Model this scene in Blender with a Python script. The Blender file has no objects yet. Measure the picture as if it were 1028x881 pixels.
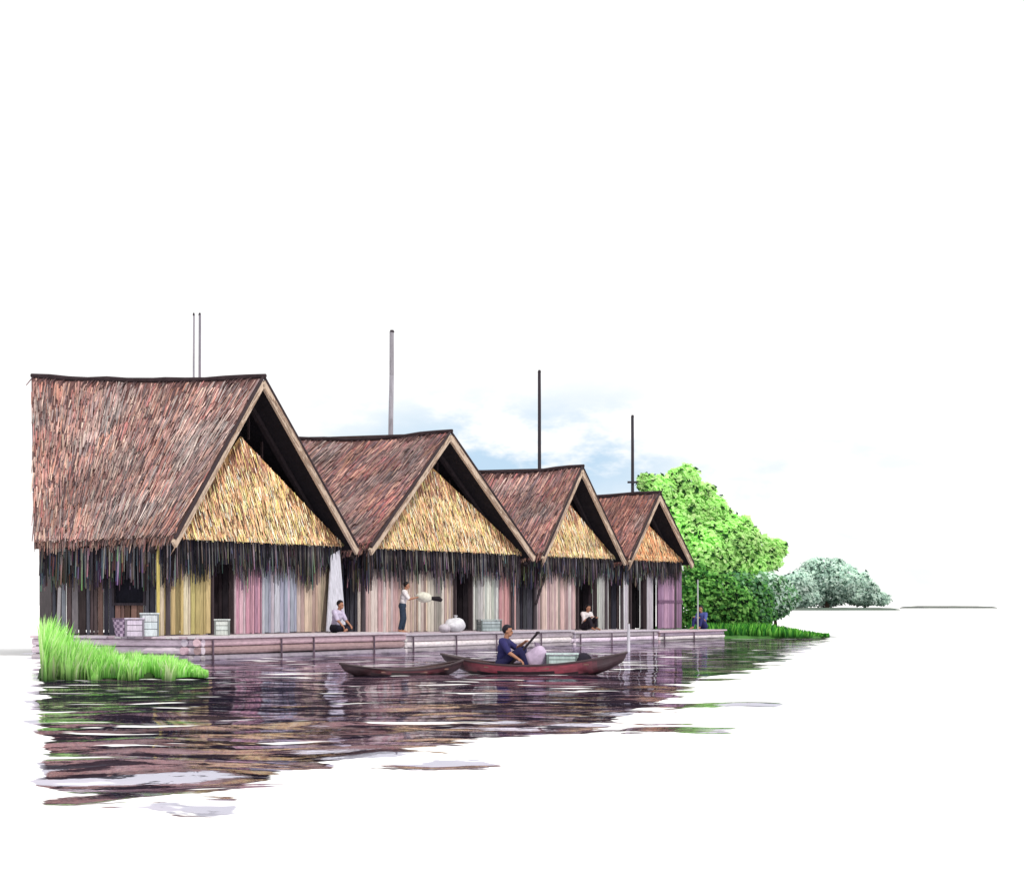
import bpy, bmesh, math, random
from mathutils import Vector, Matrix, noise
R = random.Random(7)
S = bpy.context.scene
COL = S.collection
F, E, HZ, CX = 2400.0, 1.30, 607.0, 514.0      # focal length (px), eye height, horizon, centre

# ------------------------------------------------------------------ helpers
def at(px, Y, z=0.0):            # point of the place seen under a horizontal bearing, at distance Y
    return Vector(((px - CX) * Y / F, Y, z))
def zat(py, Y):
    return E + (HZ - py) * Y / F
def s2l(v):
    v /= 255.0
    return v / 12.92 if v <= 0.04045 else ((v + 0.055) / 1.055) ** 2.4
def c(r, g, b, k=0.72):
    return (s2l(r) * k, s2l(g) * k, s2l(b) * k)
def jit(col, a=0.12, rr=None):
    rr = rr or R
    f = 1 + rr.uniform(-a, a)
    return tuple(min(.93, max(0.002, x * f * (1 + rr.uniform(-a, a) * 0.2))) for x in col)

class MB:
    def __init__(s): s.v = []; s.f = []; s.c = []
    def face(s, pts, col, cols=None):
        i = len(s.v); s.v += [tuple(p) for p in pts]; s.f.append(tuple(range(i, i + len(pts))))
        s.c.append([tuple(x) for x in cols] if cols else [tuple(col)] * len(pts))
    def hexa(s, p, col):         # 8 corners: bottom 0-3, top 4-7
        for a in ((3,2,1,0),(4,5,6,7),(0,1,5,4),(1,2,6,5),(2,3,7,6),(3,0,4,7)):
            s.face([p[k] for k in a], col)
    def box(s, x0, x1, y0, y1, z0, z1, col):
        s.hexa([(x0,y0,z0),(x1,y0,z0),(x1,y1,z0),(x0,y1,z0),(x0,y0,z1),(x1,y0,z1),(x1,y1,z1),(x0,y1,z1)], col)
    def bar(s, a, b, w, h, col, up=(0,0,1)):
        a = Vector(a); b = Vector(b); d = (b - a).normalized(); u = Vector(up)
        if abs(d.dot(u)) > .98: u = Vector((1,0,0))
        r = d.cross(u).normalized(); u = r.cross(d)
        q = []
        for p in (a, b): q += [p - r*w/2 - u*h/2, p + r*w/2 - u*h/2, p + r*w/2 + u*h/2, p - r*w/2 + u*h/2]
        s.hexa(q, col)
    def tube(s, pts, rads, col, n=8, caps=True, cols=None):
        pts = [Vector(p) for p in pts]; rings = []
        for i, p in enumerate(pts):
            d = (pts[min(i+1,len(pts)-1)] - pts[max(i-1,0)]).normalized()
            u = Vector((0,0,1)) if abs(d.z) < .9 else Vector((1,0,0))
            r = d.cross(u).normalized(); u = r.cross(d)
            rings.append([p + (r*math.cos(2*math.pi*k/n) + u*math.sin(2*math.pi*k/n))*rads[i] for k in range(n)])
        for i in range(len(rings)-1):
            cc = cols[i] if cols else col
            for k in range(n):
                s.face([rings[i][k], rings[i][(k+1)%n], rings[i+1][(k+1)%n], rings[i+1][k]], cc)
        if caps:
            s.face(rings[0][::-1], col); s.face(rings[-1], col)
    def strand(s, p, d, w, side, c0, c1):
        p = Vector(p); d = Vector(d); h = Vector(side) * (w / 2)
        s.face([p - h, p + h, p + d + h * .55, p + d - h * .55], None, [c0, c0, c1, c1])
    def build(s, name, m, parent=None, smooth=False, weld=False, warp=None):
        if warp: s.v = [warp(p) for p in s.v]
        me = bpy.data.meshes.new(name); me.from_pydata(s.v, [], s.f)
        at_ = me.color_attributes.new("Col", 'FLOAT_COLOR', 'CORNER')
        buf = []
        for cc in s.c:
            for x in cc: buf += [x[0], x[1], x[2], 1.0]
        at_.data.foreach_set("color", buf)
        if weld:
            bm = bmesh.new(); bm.from_mesh(me); bmesh.ops.remove_doubles(bm, verts=bm.verts, dist=.0005)
            bm.to_mesh(me); bm.free()
        if smooth: me.shade_smooth()
        me.materials.append(m)
        o = bpy.data.objects.new(name, me); COL.objects.link(o)
        if parent: o.parent = parent
        return o

def tag(o, label=None, cat=None, group=None, kind=None):
    if label: o['label'] = label
    if cat: o['category'] = cat
    if group: o['group'] = group
    if kind: o['kind'] = kind
    return o
def empty(name, loc, rz=0.0):
    o = bpy.data.objects.new(name, None); COL.objects.link(o)
    o.location = loc; o.rotation_euler = (0, 0, rz); o.empty_display_size = .3
    return o

# ------------------------------------------------------------------ materials
def mat_col(name, rough=.9, nscale=6.0, namp=.35, bump=.3, stretch=(1,1,1), transl=0.0, spec=.2):
    m = bpy.data.materials.new(name); m.use_nodes = True; nt = m.node_tree; N = nt.nodes; L = nt.links
    b = N['Principled BSDF']; b.inputs['Roughness'].default_value = rough
    b.inputs['Specular IOR Level'].default_value = spec
    a = N.new('ShaderNodeAttribute'); a.attribute_name = "Col"
    tc = N.new('ShaderNodeTexCoord'); mp = N.new('ShaderNodeMapping'); mp.inputs['Scale'].default_value = stretch
    L.new(tc.outputs['Object'], mp.inputs['Vector'])
    n = N.new('ShaderNodeTexNoise'); n.inputs['Scale'].default_value = nscale; n.inputs['Detail'].default_value = 5
    L.new(mp.outputs['Vector'], n.inputs['Vector'])
    mr = N.new('ShaderNodeMapRange'); mr.inputs['From Min'].default_value = .25; mr.inputs['From Max'].default_value = .75
    mr.inputs['To Min'].default_value = 1 - namp; mr.inputs['To Max'].default_value = 1 + namp
    L.new(n.outputs['Fac'], mr.inputs['Value'])
    mx = N.new('ShaderNodeVectorMath'); mx.operation = 'SCALE'
    L.new(a.outputs['Color'], mx.inputs[0]); L.new(mr.outputs['Result'], mx.inputs['Scale'])
    L.new(mx.outputs['Vector'], b.inputs['Base Color'])
    if bump:
        bp = N.new('ShaderNodeBump'); bp.inputs['Strength'].default_value = bump; bp.inputs['Distance'].default_value = .03
        L.new(n.outputs['Fac'], bp.inputs['Height']); L.new(bp.outputs['Normal'], b.inputs['Normal'])
    if transl:
        tr = N.new('ShaderNodeBsdfTranslucent'); L.new(mx.outputs['Vector'], tr.inputs['Color'])
        ms = N.new('ShaderNodeMixShader'); ms.inputs['Fac'].default_value = transl
        L.new(b.outputs[0], ms.inputs[1]); L.new(tr.outputs[0], ms.inputs[2])
        L.new(ms.outputs[0], N['Material Output'].inputs['Surface'])
    return m
M_thatch = mat_col('thatch', .95, 5, .35, .4, (1,1,.25))
M_wood = mat_col('weathered_wood', .85, 9, .28, .3, (3,3,.35))
M_deck = mat_col('raft_bamboo', .7, 4, .22, .25, (1.5,1.5,5))
M_dark = mat_col('dark_shade_wood', .95, 4, .4, .2)
M_leaf = mat_col('leaves', .8, .8, .12, 0, transl=.45, spec=.1)
M_grass = mat_col('grass_blades', .7, 1.2, .15, 0, transl=.3)
M_soil = mat_col('soil', .95, 3, .4, .5)
M_cloth = mat_col('cloth', .9, 12, .2, .2)
M_skin = mat_col('skin', .6, 8, .08, .05, spec=.4)
M_hair = mat_col('hair', .55, 20, .25, .2)
M_paint = mat_col('hull_paint', .5, 7, .25, .15, (1,1,4), spec=.4)
M_bark = mat_col('bark', .95, 6, .35, .5, (1,1,.3))
M_pole = mat_col('pole_wood', .8, 5, .25, .2, (3,3,.4))

# ------------------------------------------------------------------ camera, light
cam_d = bpy.data.cameras.new('camera'); cam = bpy.data.objects.new('camera', cam_d); COL.objects.link(cam)
cam.location = (0, 0, E); cam.rotation_euler = (math.radians(90), 0, 0)
cam_d.sensor_width = 36; cam_d.lens = 36 * F / 1028; cam_d.shift_y = (HZ - 440.5) / 1028
cam_d.clip_end = 20000; cam_d.clip_start = .5
S.camera = cam
S.view_settings.view_transform = 'Standard'; S.view_settings.look = 'None'; S.view_settings.exposure = 0

sun_dir = Vector((.42, -.74, .98)).normalized()
sl = bpy.data.lights.new('sun', 'SUN'); sl.energy = 2.6; sl.angle = math.radians(.5); sl.color = (1, .95, .88)
so = bpy.data.objects.new('sun', sl); COL.objects.link(so)
so.rotation_euler = sun_dir.to_track_quat('Z', 'Y').to_euler()

w = bpy.data.worlds.new("World"); S.world = w; w.use_nodes = True
nt = w.node_tree; N = nt.nodes; L = nt.links
bg = N['Background']; bg.inputs['Strength'].default_value = .1
sky = N.new('ShaderNodeTexSky'); sky.sky_type = 'NISHITA'; sky.sun_disc = False
sky.sun_elevation = math.asin(sun_dir.z); sky.sun_rotation = math.atan2(sun_dir.x, sun_dir.y)
tc = N.new('ShaderNodeTexCoord')
mp = N.new('ShaderNodeMapping'); mp.inputs['Scale'].default_value = (1, 1, 2.2)
L.new(tc.outputs['Generated'], mp.inputs['Vector'])
nz = N.new('ShaderNodeTexNoise'); nz.inputs['Scale'].default_value = 22; nz.inputs['Detail'].default_value = 5
nz.inputs['Roughness'].default_value = .6
L.new(mp.outputs['Vector'], nz.inputs['Vector'])
sp = N.new('ShaderNodeSeparateXYZ'); L.new(tc.outputs['Generated'], sp.inputs[0])
def ramp(src, a, b):
    r = N.new('ShaderNodeMapRange'); r.interpolation_type = 'SMOOTHSTEP'
    r.inputs['From Min'].default_value = a; r.inputs['From Max'].default_value = b
    L.new(src, r.inputs['Value']); return r.outputs['Result']
def mul(a, b):
    r = N.new('ShaderNodeMath'); r.operation = 'MULTIPLY'; L.new(a, r.inputs[0])
    if isinstance(b, float): r.inputs[1].default_value = b
    else: L.new(b, r.inputs[1])
    return r.outputs[0]
# gap in the bright cloud: a low, pale blue patch over the houses
band = mul(ramp(sp.outputs['Z'], .03, .058), ramp(sp.outputs['Z'], .098, .062))
side = mul(ramp(sp.outputs['X'], -.10, -.02), ramp(sp.outputs['X'], .10, .03))
gap = mul(mul(band, side), ramp(nz.outputs['Fac'], .36, .56))
wide = mul(mul(mul(ramp(sp.outputs['Z'], .125, .06), ramp(sp.outputs['X'], .24, .12)), ramp(sp.outputs['X'], -.17, -.08)), ramp(nz.outputs['Fac'], .45, .7))
m1 = N.new('ShaderNodeMix'); m1.data_type = 'RGBA'        # thin cloud deck over the real sky
m1.inputs['Factor'].default_value = .93
L.new(sky.outputs[0], m1.inputs[6]); m1.inputs[7].default_value = (11.6, 11.5, 11.4, 1)
m2 = N.new('ShaderNodeMix'); m2.data_type = 'RGBA'; m2.inputs[7].default_value = (8.9, 9.6, 10.0, 1)
L.new(mul(wide, .9), m2.inputs['Factor']); L.new(m1.outputs[2], m2.inputs[6])
m3 = N.new('ShaderNodeMix'); m3.data_type = 'RGBA'; m3.inputs[7].default_value = (5.6, 7.5, 9.3, 1)
L.new(gap, m3.inputs['Factor']); L.new(m2.outputs[2], m3.inputs[6])
L.new(m3.outputs[2], bg.inputs['Color'])

# ------------------------------------------------------------------ the row of houses
TH = math.atan(F / 1095.0)
U = Vector((math.cos(TH), math.sin(TH), 0)); NN = Vector((-U.y, U.x, 0))
P0 = at(175, 57.8)
def t_of(px, back=0.0):          # distance along the facade line (shifted back) seen at a bearing
    b = P0 + NN * back; k = (px - CX) / F
    return (k * b.y - b.x) / (U.x - k * U.y)

kr = .9
ROOF = [c(182,142,136,kr), c(196,158,146,kr), c(152,122,120,kr), c(128,106,106,kr), c(176,118,114,kr), c(208,178,164,kr), c(160,124,118,kr), c(188,138,124,kr), c(160,144,142,kr), c(104,84,88,kr)]
ROOFD = [c(166,122,116,kr), c(144,112,110,kr), c(124,100,104,kr), c(164,102,102,kr), c(186,146,132,kr), c(106,84,90,kr), c(176,132,118,kr)]
ROOFE = [c(156,110,102,kr), c(134,98,96,kr), c(112,86,90,kr), c(166,108,98,kr), c(180,136,122,kr)]
GOLD = [c(242,198,156,1.32), c(242,212,148,1.32), c(236,174,136,1.32), c(250,226,198,1.32), c(220,172,132,1.32), c(242,188,152,1.32), c(192,146,114,1.32), c(238,202,126,1.32), c(120,92,74,.9)]
GOLDO = [c(244,186,134,1.32), c(240,156,114,1.32), c(248,204,168,1.32), c(224,142,104,1.32), c(244,170,122,1.32), c(120,84,70,.9)]
FRNG = [c(74,68,80), c(110,104,112), c(46,44,68), c(150,144,148), c(28,24,32), c(40,34,42), c(84,78,96), c(182,174,172), c(96,80,74)]
GREYP = [c(92,92,102), c(66,66,78), c(122,124,134), c(110,88,84), c(46,46,58), c(124,118,124), c(84,72,74)]

def lerp(a, b, t): return Vector(a) * (1 - t) + Vector(b) * t

def sag(root, L):
    off = root.location.y
    def f(p):
        x, y, z = p; t = max(0, min(1, y/L))
        a = math.sin(math.pi*t)
        z -= a*.13 + a*.10*noise.noise(Vector((x*.5, y*.6+off, 2))) 
        return (x, y, z)
    return f
def roof_slope(root, W, ze, zr, yb_e, yb_r, left, pal, dens, tilt=0.0, xr=0):
    """one thatched slope: slab plus thousands of reed strands laid over it"""
    xe = 0 if left else W
    a, b = Vector((xe, 0, ze)), Vector((xr, 0, zr))           # front edge eave, ridge
    d, e = Vector((xe, yb_e, ze)), Vector((xr, yb_r, zr + tilt))
    m = MB(); th = Vector((0, 0, -.2)); dk = c(120,88,86); und = c(30,26,32)  # underside near black: shade below the overhang put into its colour
    top = [a, b, e, d] if not left else [a, d, e, b]
    G = 10
    for gi in range(G):
        for gj in range(G):
            q = [lerp(lerp(a, b, u_), lerp(d, e, u_), v_) for (u_, v_) in ((gi/G,gj/G),((gi+1)/G,gj/G),((gi+1)/G,(gj+1)/G),(gi/G,(gj+1)/G))]
            m.face(q, dk); m.face([p + th for p in reversed(q)], und)
    for i in range(4):
        p, q = top[i], top[(i+1) % 4]; m.face([q, p, p + th, q + th], c(96,78,74))
    nrm = (top[1]-top[0]).cross(top[2]-top[0]).normalized()
    if nrm.z < 0: nrm = -nrm
    area = (b - a).length * (yb_e + yb_r) / 2
    n = int(area * dens)
    for i in range(n):
        s = R.random() ** .9; t = R.random()
        p = lerp(lerp(a, b, s), lerp(d, e, s), t)
        dn = (lerp(a, d, t) - lerp(b, e, t)).normalized()
        sd = (lerp(d, e, s) - lerp(a, b, s)).normalized()
        ln = min(R.uniform(.3, .9), (1-(1-s))*(b-a).length + R.uniform(.02,.16))
        # patches of redder and greyer thatch
        k = noise.noise(p * .55 + Vector((root.location.y, 0, 0)))
        pl = pal
        col = jit(R.choice(pl), .18)
        f = 1.08 + k * .6
        k2 = noise.noise(p * .9 + Vector((9, root.location.y, 4)))
        gy = (col[0]+col[1]+col[2])/3; gm = max(0, min(.5, k2))
        f *= 1 - .22*max(0, noise.noise(Vector((p.x*2.2, p.y*.5, 7)))*2)
        col = tuple((q*(1-gm) + gy*gm)*f for q in col)
        tf = R.uniform(.62, 1.08); tip = tuple(x * tf for x in col)
        over = .16 if s * (b-a).length < ln * .6 else 0
        lift = R.uniform(.015, .06)
        m.strand(p + nrm * lift * .5, dn * ln + nrm * (lift) + sd * R.uniform(-.09, .09) * ln, R.uniform(.022, .06), sd, col, tip)
    # ragged lower edge
    for i in range(int(yb_e * 70)):
        t = R.random(); p = lerp(a, d, t); dn = (lerp(a, d, t) - lerp(b, e, t)).normalized()
        sd = Vector((0, 1, 0)); col = jit(R.choice(pal), .2)
        m.strand(p + nrm * .03 - dn * .2, dn * R.uniform(.18, .4) + Vector((0,0,-R.uniform(.05,.3))), R.uniform(.025,.055), sd, col, tuple(x*.45 for x in col))
    o = m.build('roof_slope', M_thatch, root, warp=sag(root, yb_r))
    return o

def planks(m, x0, x1, y, z0, z1, pal, wd=.17, rag=.08, th=.03, axis='x'):
    x = x0
    while x < x1 - .02:
        ww = min(wd * R.uniform(.6, 1.35), x1 - x); col = jit(R.choice(pal), .16)
        if R.random() < .08: col = tuple(q*.5 for q in col)
        zt = z1 - R.uniform(0, rag); yy = y + R.uniform(-.012, .012); zb = z0 + R.uniform(0, .04)
        a, b = x + .016, x + ww - .016
        if b > a:
            if axis == 'x': m.box(a, b, yy, yy + th, zb, zt, col)
            else: m.box(yy, yy + th, a, b, zb, zt, col)
        x += ww

def house(px0, px1, zr, L, zf, label, panels, doors, openings, roofpal, goldpal, gable_top, skew=None, fr_len=1.0, tilt=0.0,
          out=1.25, left_out=.35, side_window=False, extra=None, gap_right=.5, rf=.45):
    t0, t1 = t_of(px0), t_of(px1); W = t1 - t0; ze = 3.02
    A = P0 + U * t0
    root = empty('floating_house', A, TH)
    tag(root, label, 'floating house', 'thatched floating houses moored in a row')
    loc = lambda px, back=.5: t_of(px, back) - t0
    ybe, ybr, ybR = (L, L, L) if not skew else skew
    XR = W*rf
    # roof
    roof_slope(root, W, ze, zr, ybe, ybr, True, roofpal, 105, tilt, XR)
    roof_slope(root, W, ze, zr, ybR, ybr, False, roofpal, 30, tilt, XR)
    m = MB(); ridge_c = c(58,46,50)
    m.tube([(XR, -.14+(ybr+.14)*k_/12, zr+.05+tilt*k_/12) for k_ in range(13)], [.055+.01*(k_%3) for k_ in range(13)], ridge_c, 7)
    for i in range(int(ybr*14)):                       # ridge tufts
        y = R.uniform(0, ybr); z = zr + .05 + tilt*y/ybr; s_ = R.choice((-1,1))
        m.strand((XR, y, z), (s_*R.uniform(.2,.4), R.uniform(-.06,.06), -R.uniform(.14,.3)), .06, (0,1,0), jit(ridge_c,.3), jit(c(110,80,80),.3))
    m.build('ridge_cap', M_thatch, root, warp=sag(root, ybr))
    # bargeboards with a dark outer pole
    for s_ in (0, 1):
        xe = 0 if s_ == 0 else W
        a = Vector((xe, -.05, ze-.02)); b = Vector((XR, -.05, zr+.02)); d = (a-b).normalized()
        a2 = a + d*.14
        m = MB(); m.bar(a2 - Vector((0,0,.15)), b - Vector((0,0,.15)), .07, .19, c(208,186,166))
        for i in range(40):
            p = lerp(a2, b, R.random()) - Vector((0,.045,R.uniform(.04,.26)))
            m.strand(p, d*R.uniform(.2,.5), .03, (0,0,1), jit(c(190,160,136),.2), jit(c(150,124,110),.2))
        o = m.build('bargeboard', M_wood, root)
        m = MB(); m.tube([a2 + Vector((0,-.03,.0)), b + Vector((0,-.03,.02))], [.045,.04], c(62,50,54), 6)
        m.build('rake_pole', M_pole, o)
        m = MB(); m.bar(a2 + Vector((0,.62,-.32)), b + Vector((0,.62,-.34)), .12, .12, c(44,36,40))
        m.build('rafter', M_dark, root)
    # golden gable thatch, leaning out towards its foot
    zg = ze + (zr - ze) * gable_top
    m = MB()
    bl, br, tp = Vector((.24, .26, ze+.0)), Vector((W-.24, .26, ze+.0)), Vector((XR*.98+W*.01, .62, zg))
    m.face([bl, br, tp], c(200,156,104)); m.face([tp+Vector((0,.1,0)), br+Vector((0,.1,0)), bl+Vector((0,.1,0))], c(60,44,36))
    gn = (br-bl).cross(tp-bl).normalized()
    if gn.y > 0: gn = -gn
    area = W * (zg-ze) * .5; upn = Vector((0,.12,1)).normalized()
    cnt = int(area * 270)
    for i in range(cnt):
        q = R.random(); h = 1 - math.sqrt(1-q); s_ = R.uniform(-.5, .5)
        p = bl + (br-bl)*(s_+.5)*(1-h) + (tp-bl)*h
        col = jit(R.choice(goldpal), .15); ln = R.uniform(.18, .5)
        if h > .72 and R.random() < .5: col = jit(c(196,140,120), .2)
        tf = R.uniform(.65,1.06)
        edge = abs(s_) > .44
        if edge and R.random() < .4: col = jit(c(150,110,80), .3)
        if R.random() < .09: col = jit(c(104,76,66), .3)
        ln = min(ln, (p.z-ze)+.12)
        m.strand(p + gn*.02, -upn*ln + gn*R.uniform(.02,.07) + Vector((R.uniform(-.12,.12)*ln,0,0)), R.uniform(.022,.055), (1,0,0), col, tuple(x*tf for x in col))
    for i in range(int(W*24)):
        x = R.uniform(.2, W-.2); col = jit(R.choice(goldpal), .15)
        m.strand((x, .24, ze+.08), (R.uniform(-.05,.05), -.05, -R.uniform(.08,.24)), R.uniform(.03,.06), (1,0,0), col, tuple(k_*.7 for k_ in col))
    m.build('gable_thatch', M_thatch, root)
    # backing darkened to paint attic shade behind the open gable peak
    m = MB(); kk = .95
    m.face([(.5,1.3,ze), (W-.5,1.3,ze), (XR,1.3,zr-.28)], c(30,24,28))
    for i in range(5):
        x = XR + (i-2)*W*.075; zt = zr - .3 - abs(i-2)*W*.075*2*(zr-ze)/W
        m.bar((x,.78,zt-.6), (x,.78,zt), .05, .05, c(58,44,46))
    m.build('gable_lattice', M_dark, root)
    # eave fringe hanging over the walls, darkened to paint the shade there
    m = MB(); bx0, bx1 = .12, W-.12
    m.box(bx0, bx1, .40, .45, ze-.6*fr_len, ze-.02, c(30,30,44))  # dark backing that stands in for shade beneath the eave
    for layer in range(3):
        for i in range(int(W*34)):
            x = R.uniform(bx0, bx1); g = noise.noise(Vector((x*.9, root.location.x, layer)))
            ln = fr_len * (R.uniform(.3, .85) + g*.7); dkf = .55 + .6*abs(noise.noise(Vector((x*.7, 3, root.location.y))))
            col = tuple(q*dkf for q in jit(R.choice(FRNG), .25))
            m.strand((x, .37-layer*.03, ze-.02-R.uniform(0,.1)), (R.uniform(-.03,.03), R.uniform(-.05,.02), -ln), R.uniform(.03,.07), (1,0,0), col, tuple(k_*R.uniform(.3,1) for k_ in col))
    m.build('eave_fringe_shade', M_thatch, root)
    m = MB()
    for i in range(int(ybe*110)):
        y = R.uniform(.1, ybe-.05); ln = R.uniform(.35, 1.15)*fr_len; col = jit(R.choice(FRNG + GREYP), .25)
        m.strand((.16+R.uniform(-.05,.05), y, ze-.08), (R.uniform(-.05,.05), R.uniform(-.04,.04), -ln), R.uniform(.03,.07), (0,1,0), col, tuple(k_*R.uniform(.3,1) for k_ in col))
    m.build('eave_fringe_shade', M_thatch, root)
    # front wall panels
    y = .5; zt = ze - .12
    for (a, b, pal) in panels:
        m = MB(); planks(m, loc(a), loc(b), y, zf, zt, pal)
        m.box(loc(a), loc(b), y+.035, y+.06, zf+.25, zf+.33, c(90,76,80)); m.box(loc(a), loc(b), y+.035, y+.06, zt-.5, zt-.42, c(90,76,80))
        m.build('plank_wall', M_wood, root)
    for (a, b) in doors:                               # open doorway: frame, leaf swung inwards
        xa, xb = loc(a), loc(b)
        m = MB(); fc = c(74,62,66)
        m.box(xa-.05, xa+.02, y-.04, y+.09, zf, zt-.14, fc); m.box(xb-.02, xb+.05, y-.04, y+.09, zf, zt-.14, fc)
        m.box(xa-.05, xb+.05, y-.045, y+.085, zt-.139, zt-.05, fc); m.box(xa+.021, xb-.021, y-.02, y+.08, zf+.002, zf+.05, fc)
        fr = m.build('door_frame', M_wood, root)
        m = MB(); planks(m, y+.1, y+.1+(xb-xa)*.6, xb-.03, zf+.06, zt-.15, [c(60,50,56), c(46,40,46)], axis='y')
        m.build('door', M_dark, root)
    for (a, b, pal) in openings:
        m = MB(); planks(m, loc(a), loc(b), y+.12, zf, zt, pal); m.build('dark_screen', M_dark, root)
    # side and rear walls, inner floor
    m = MB(); x = .42
    if side_window:
        wa, wb, w0, w1 = 1.15, 2.0, 1.35, 2.35
        planks(m, .55, wa, x, zf, zt, GREYP, axis='y'); planks(m, wb, ybe-.25, x, zf, zt, GREYP, axis='y')
        planks(m, wa, wb, x, zf, w0, [c(128,100,92), c(112,88,84)], rag=.01, axis='y')
        planks(m, wa, wb, x, w1, zt, GREYP, axis='y')
    else:
        planks(m, .55, ybe-.25, x, zf, zt, GREYP, axis='y')
    m.build('side_wall', M_wood, root)
    if side_window:
        m = MB(); fc = c(52,46,54)
        m.box(x-.03, x+.05, wa-.06, wa, w0-.06, w1+.06, fc); m.box(x-.03, x+.05, wb, wb+.06, w0-.06, w1+.06, fc)
        m.box(x-.03, x+.05, wa+.001, wb-.001, w1, w1+.06, fc); m.box(x-.03, x+.05, wa+.001, wb-.001, w0-.06, w0, fc)
        wf = m.build('window', M_wood, root)
        m = MB(); m.box(x+.06, x+.09, wa, wb, w0, w1, c(22,22,34)); m.build('interior_dark', M_dark, wf)  # dark sheet standing in for the unlit room behind the window
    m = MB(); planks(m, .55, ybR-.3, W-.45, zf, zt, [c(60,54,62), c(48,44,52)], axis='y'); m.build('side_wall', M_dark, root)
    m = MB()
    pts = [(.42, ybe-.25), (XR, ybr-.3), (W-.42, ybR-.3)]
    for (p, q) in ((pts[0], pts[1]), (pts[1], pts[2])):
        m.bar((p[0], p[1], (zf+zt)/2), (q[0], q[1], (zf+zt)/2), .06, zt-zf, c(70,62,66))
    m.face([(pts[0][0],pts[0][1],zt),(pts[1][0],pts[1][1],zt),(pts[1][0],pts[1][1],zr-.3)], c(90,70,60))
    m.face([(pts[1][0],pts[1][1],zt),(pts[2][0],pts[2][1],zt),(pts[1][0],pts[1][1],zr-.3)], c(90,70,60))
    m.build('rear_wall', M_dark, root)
    for (x, yy) in ((.42, .46), (W-.42, .46)):
        m = MB(); m.tube([(x,yy,zf),(x,yy,ze-.1)], [.07,.06], c(84,76,82), 8); m.build('corner_post', M_pole, root)
    # raft: bundles of bamboo under a boarded deck
    x0, x1 = -left_out, W + gap_right; y0 = -out
    m = MB(); RB = [c(232,218,230), c(212,200,216), c(236,228,230), c(222,190,200), c(190,184,190), c(176,150,150)]
    nl = 3; r = (zf + .02) / (2*nl)
    backs = ybe-.1 if not skew else 3.5
    for k in range(nl+1):
        z = zf - .05 - r - 2*r*k
        for (yy) in (y0, y0+.34):
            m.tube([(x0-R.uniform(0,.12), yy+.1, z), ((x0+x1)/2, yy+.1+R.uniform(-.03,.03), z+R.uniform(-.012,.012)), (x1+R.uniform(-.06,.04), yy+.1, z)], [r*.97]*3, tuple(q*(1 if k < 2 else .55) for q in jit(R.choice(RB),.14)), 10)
        m.tube([(x0+.1, y0, z), (x0+.1, backs, z)], [r*.95]*2, jit(R.choice(RB),.08), 10)
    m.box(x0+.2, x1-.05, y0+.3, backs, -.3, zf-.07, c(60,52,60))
    if skew:
        q = [(.3, backs+.01), (x1-.06, backs+.01), (x1-.06, ybR-.6), (XR, ybr-.6), (.3, ybe-.45)]
        m.face([(x,y_,zf-.05) for x,y_ in q], c(70,60,68))
        for (a_, b_) in zip(q, q[1:]+q[:1]): m.face([(a_[0],a_[1],-.3),(b_[0],b_[1],-.3),(b_[0],b_[1],zf-.05),(a_[0],a_[1],zf-.05)], c(70,60,68))
    rf_ = m.build('raft', M_deck, root)
    m = MB(); yy = y0 - .06                            # deck boards run along the facade
    DB = [c(222,208,218), c(206,196,208), c(232,226,230), c(212,190,202)]
    while yy < backs:
        b = min(yy + R.uniform(.16, .24), backs)
        m.box(x0-.05+R.uniform(-.04,.03), x1+R.uniform(-.03,.02), yy, b-.015, zf-.05, zf + R.uniform(-.004,.004), jit(R.choice(DB), .08))
        yy = b
    m.build('deck', M_deck, root)
    x = x0 + .5
    while x < x1:
        m = MB(); m.tube([(x, y0-.02, zf-.08), (x, y0-.03, -.25)], [.026,.026], c(104,88,102), 6); x += R.uniform(1.5, 4.0)
        m.build('raft_binding', M_pole, root)
    if extra: extra(root, W, ze, zf, loc)
    return root, A, W

YEL = [c(232,212,130,.6), c(236,222,150,.6), c(226,200,150,.6), c(244,230,200,.6), c(214,194,136,.6)]
PINK = [c(224,172,190,.6), c(232,192,206,.6), c(206,160,180,.6), c(238,214,222,.6)]
BLU = [c(200,208,226,.6), c(186,192,212,.6), c(220,222,234,.6), c(208,198,214,.6)]
CRM = [c(240,220,196,.6), c(236,208,190,.6), c(246,238,224,.6), c(226,196,188,.6), c(214,196,190,.6)]
PNK2 = [c(236,208,202,.6), c(224,190,190,.6), c(244,228,220,.6), c(206,176,182,.6), c(230,214,214,.6)]
GRN = [c(216,222,212,.6), c(228,228,222,.6), c(200,202,200,.6), c(236,236,232,.6)]
ROSE = [c(210,158,160,.6), c(222,178,176,.6), c(196,146,152,.6)]
MAUV = [c(184,146,180,.6), c(200,160,192,.6), c(168,132,168,.6)]
DRK = [c(34,30,40), c(26,24,34), c(44,36,48)]
PALE = [c(226,222,230,.6), c(208,206,216,.6)]

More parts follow.
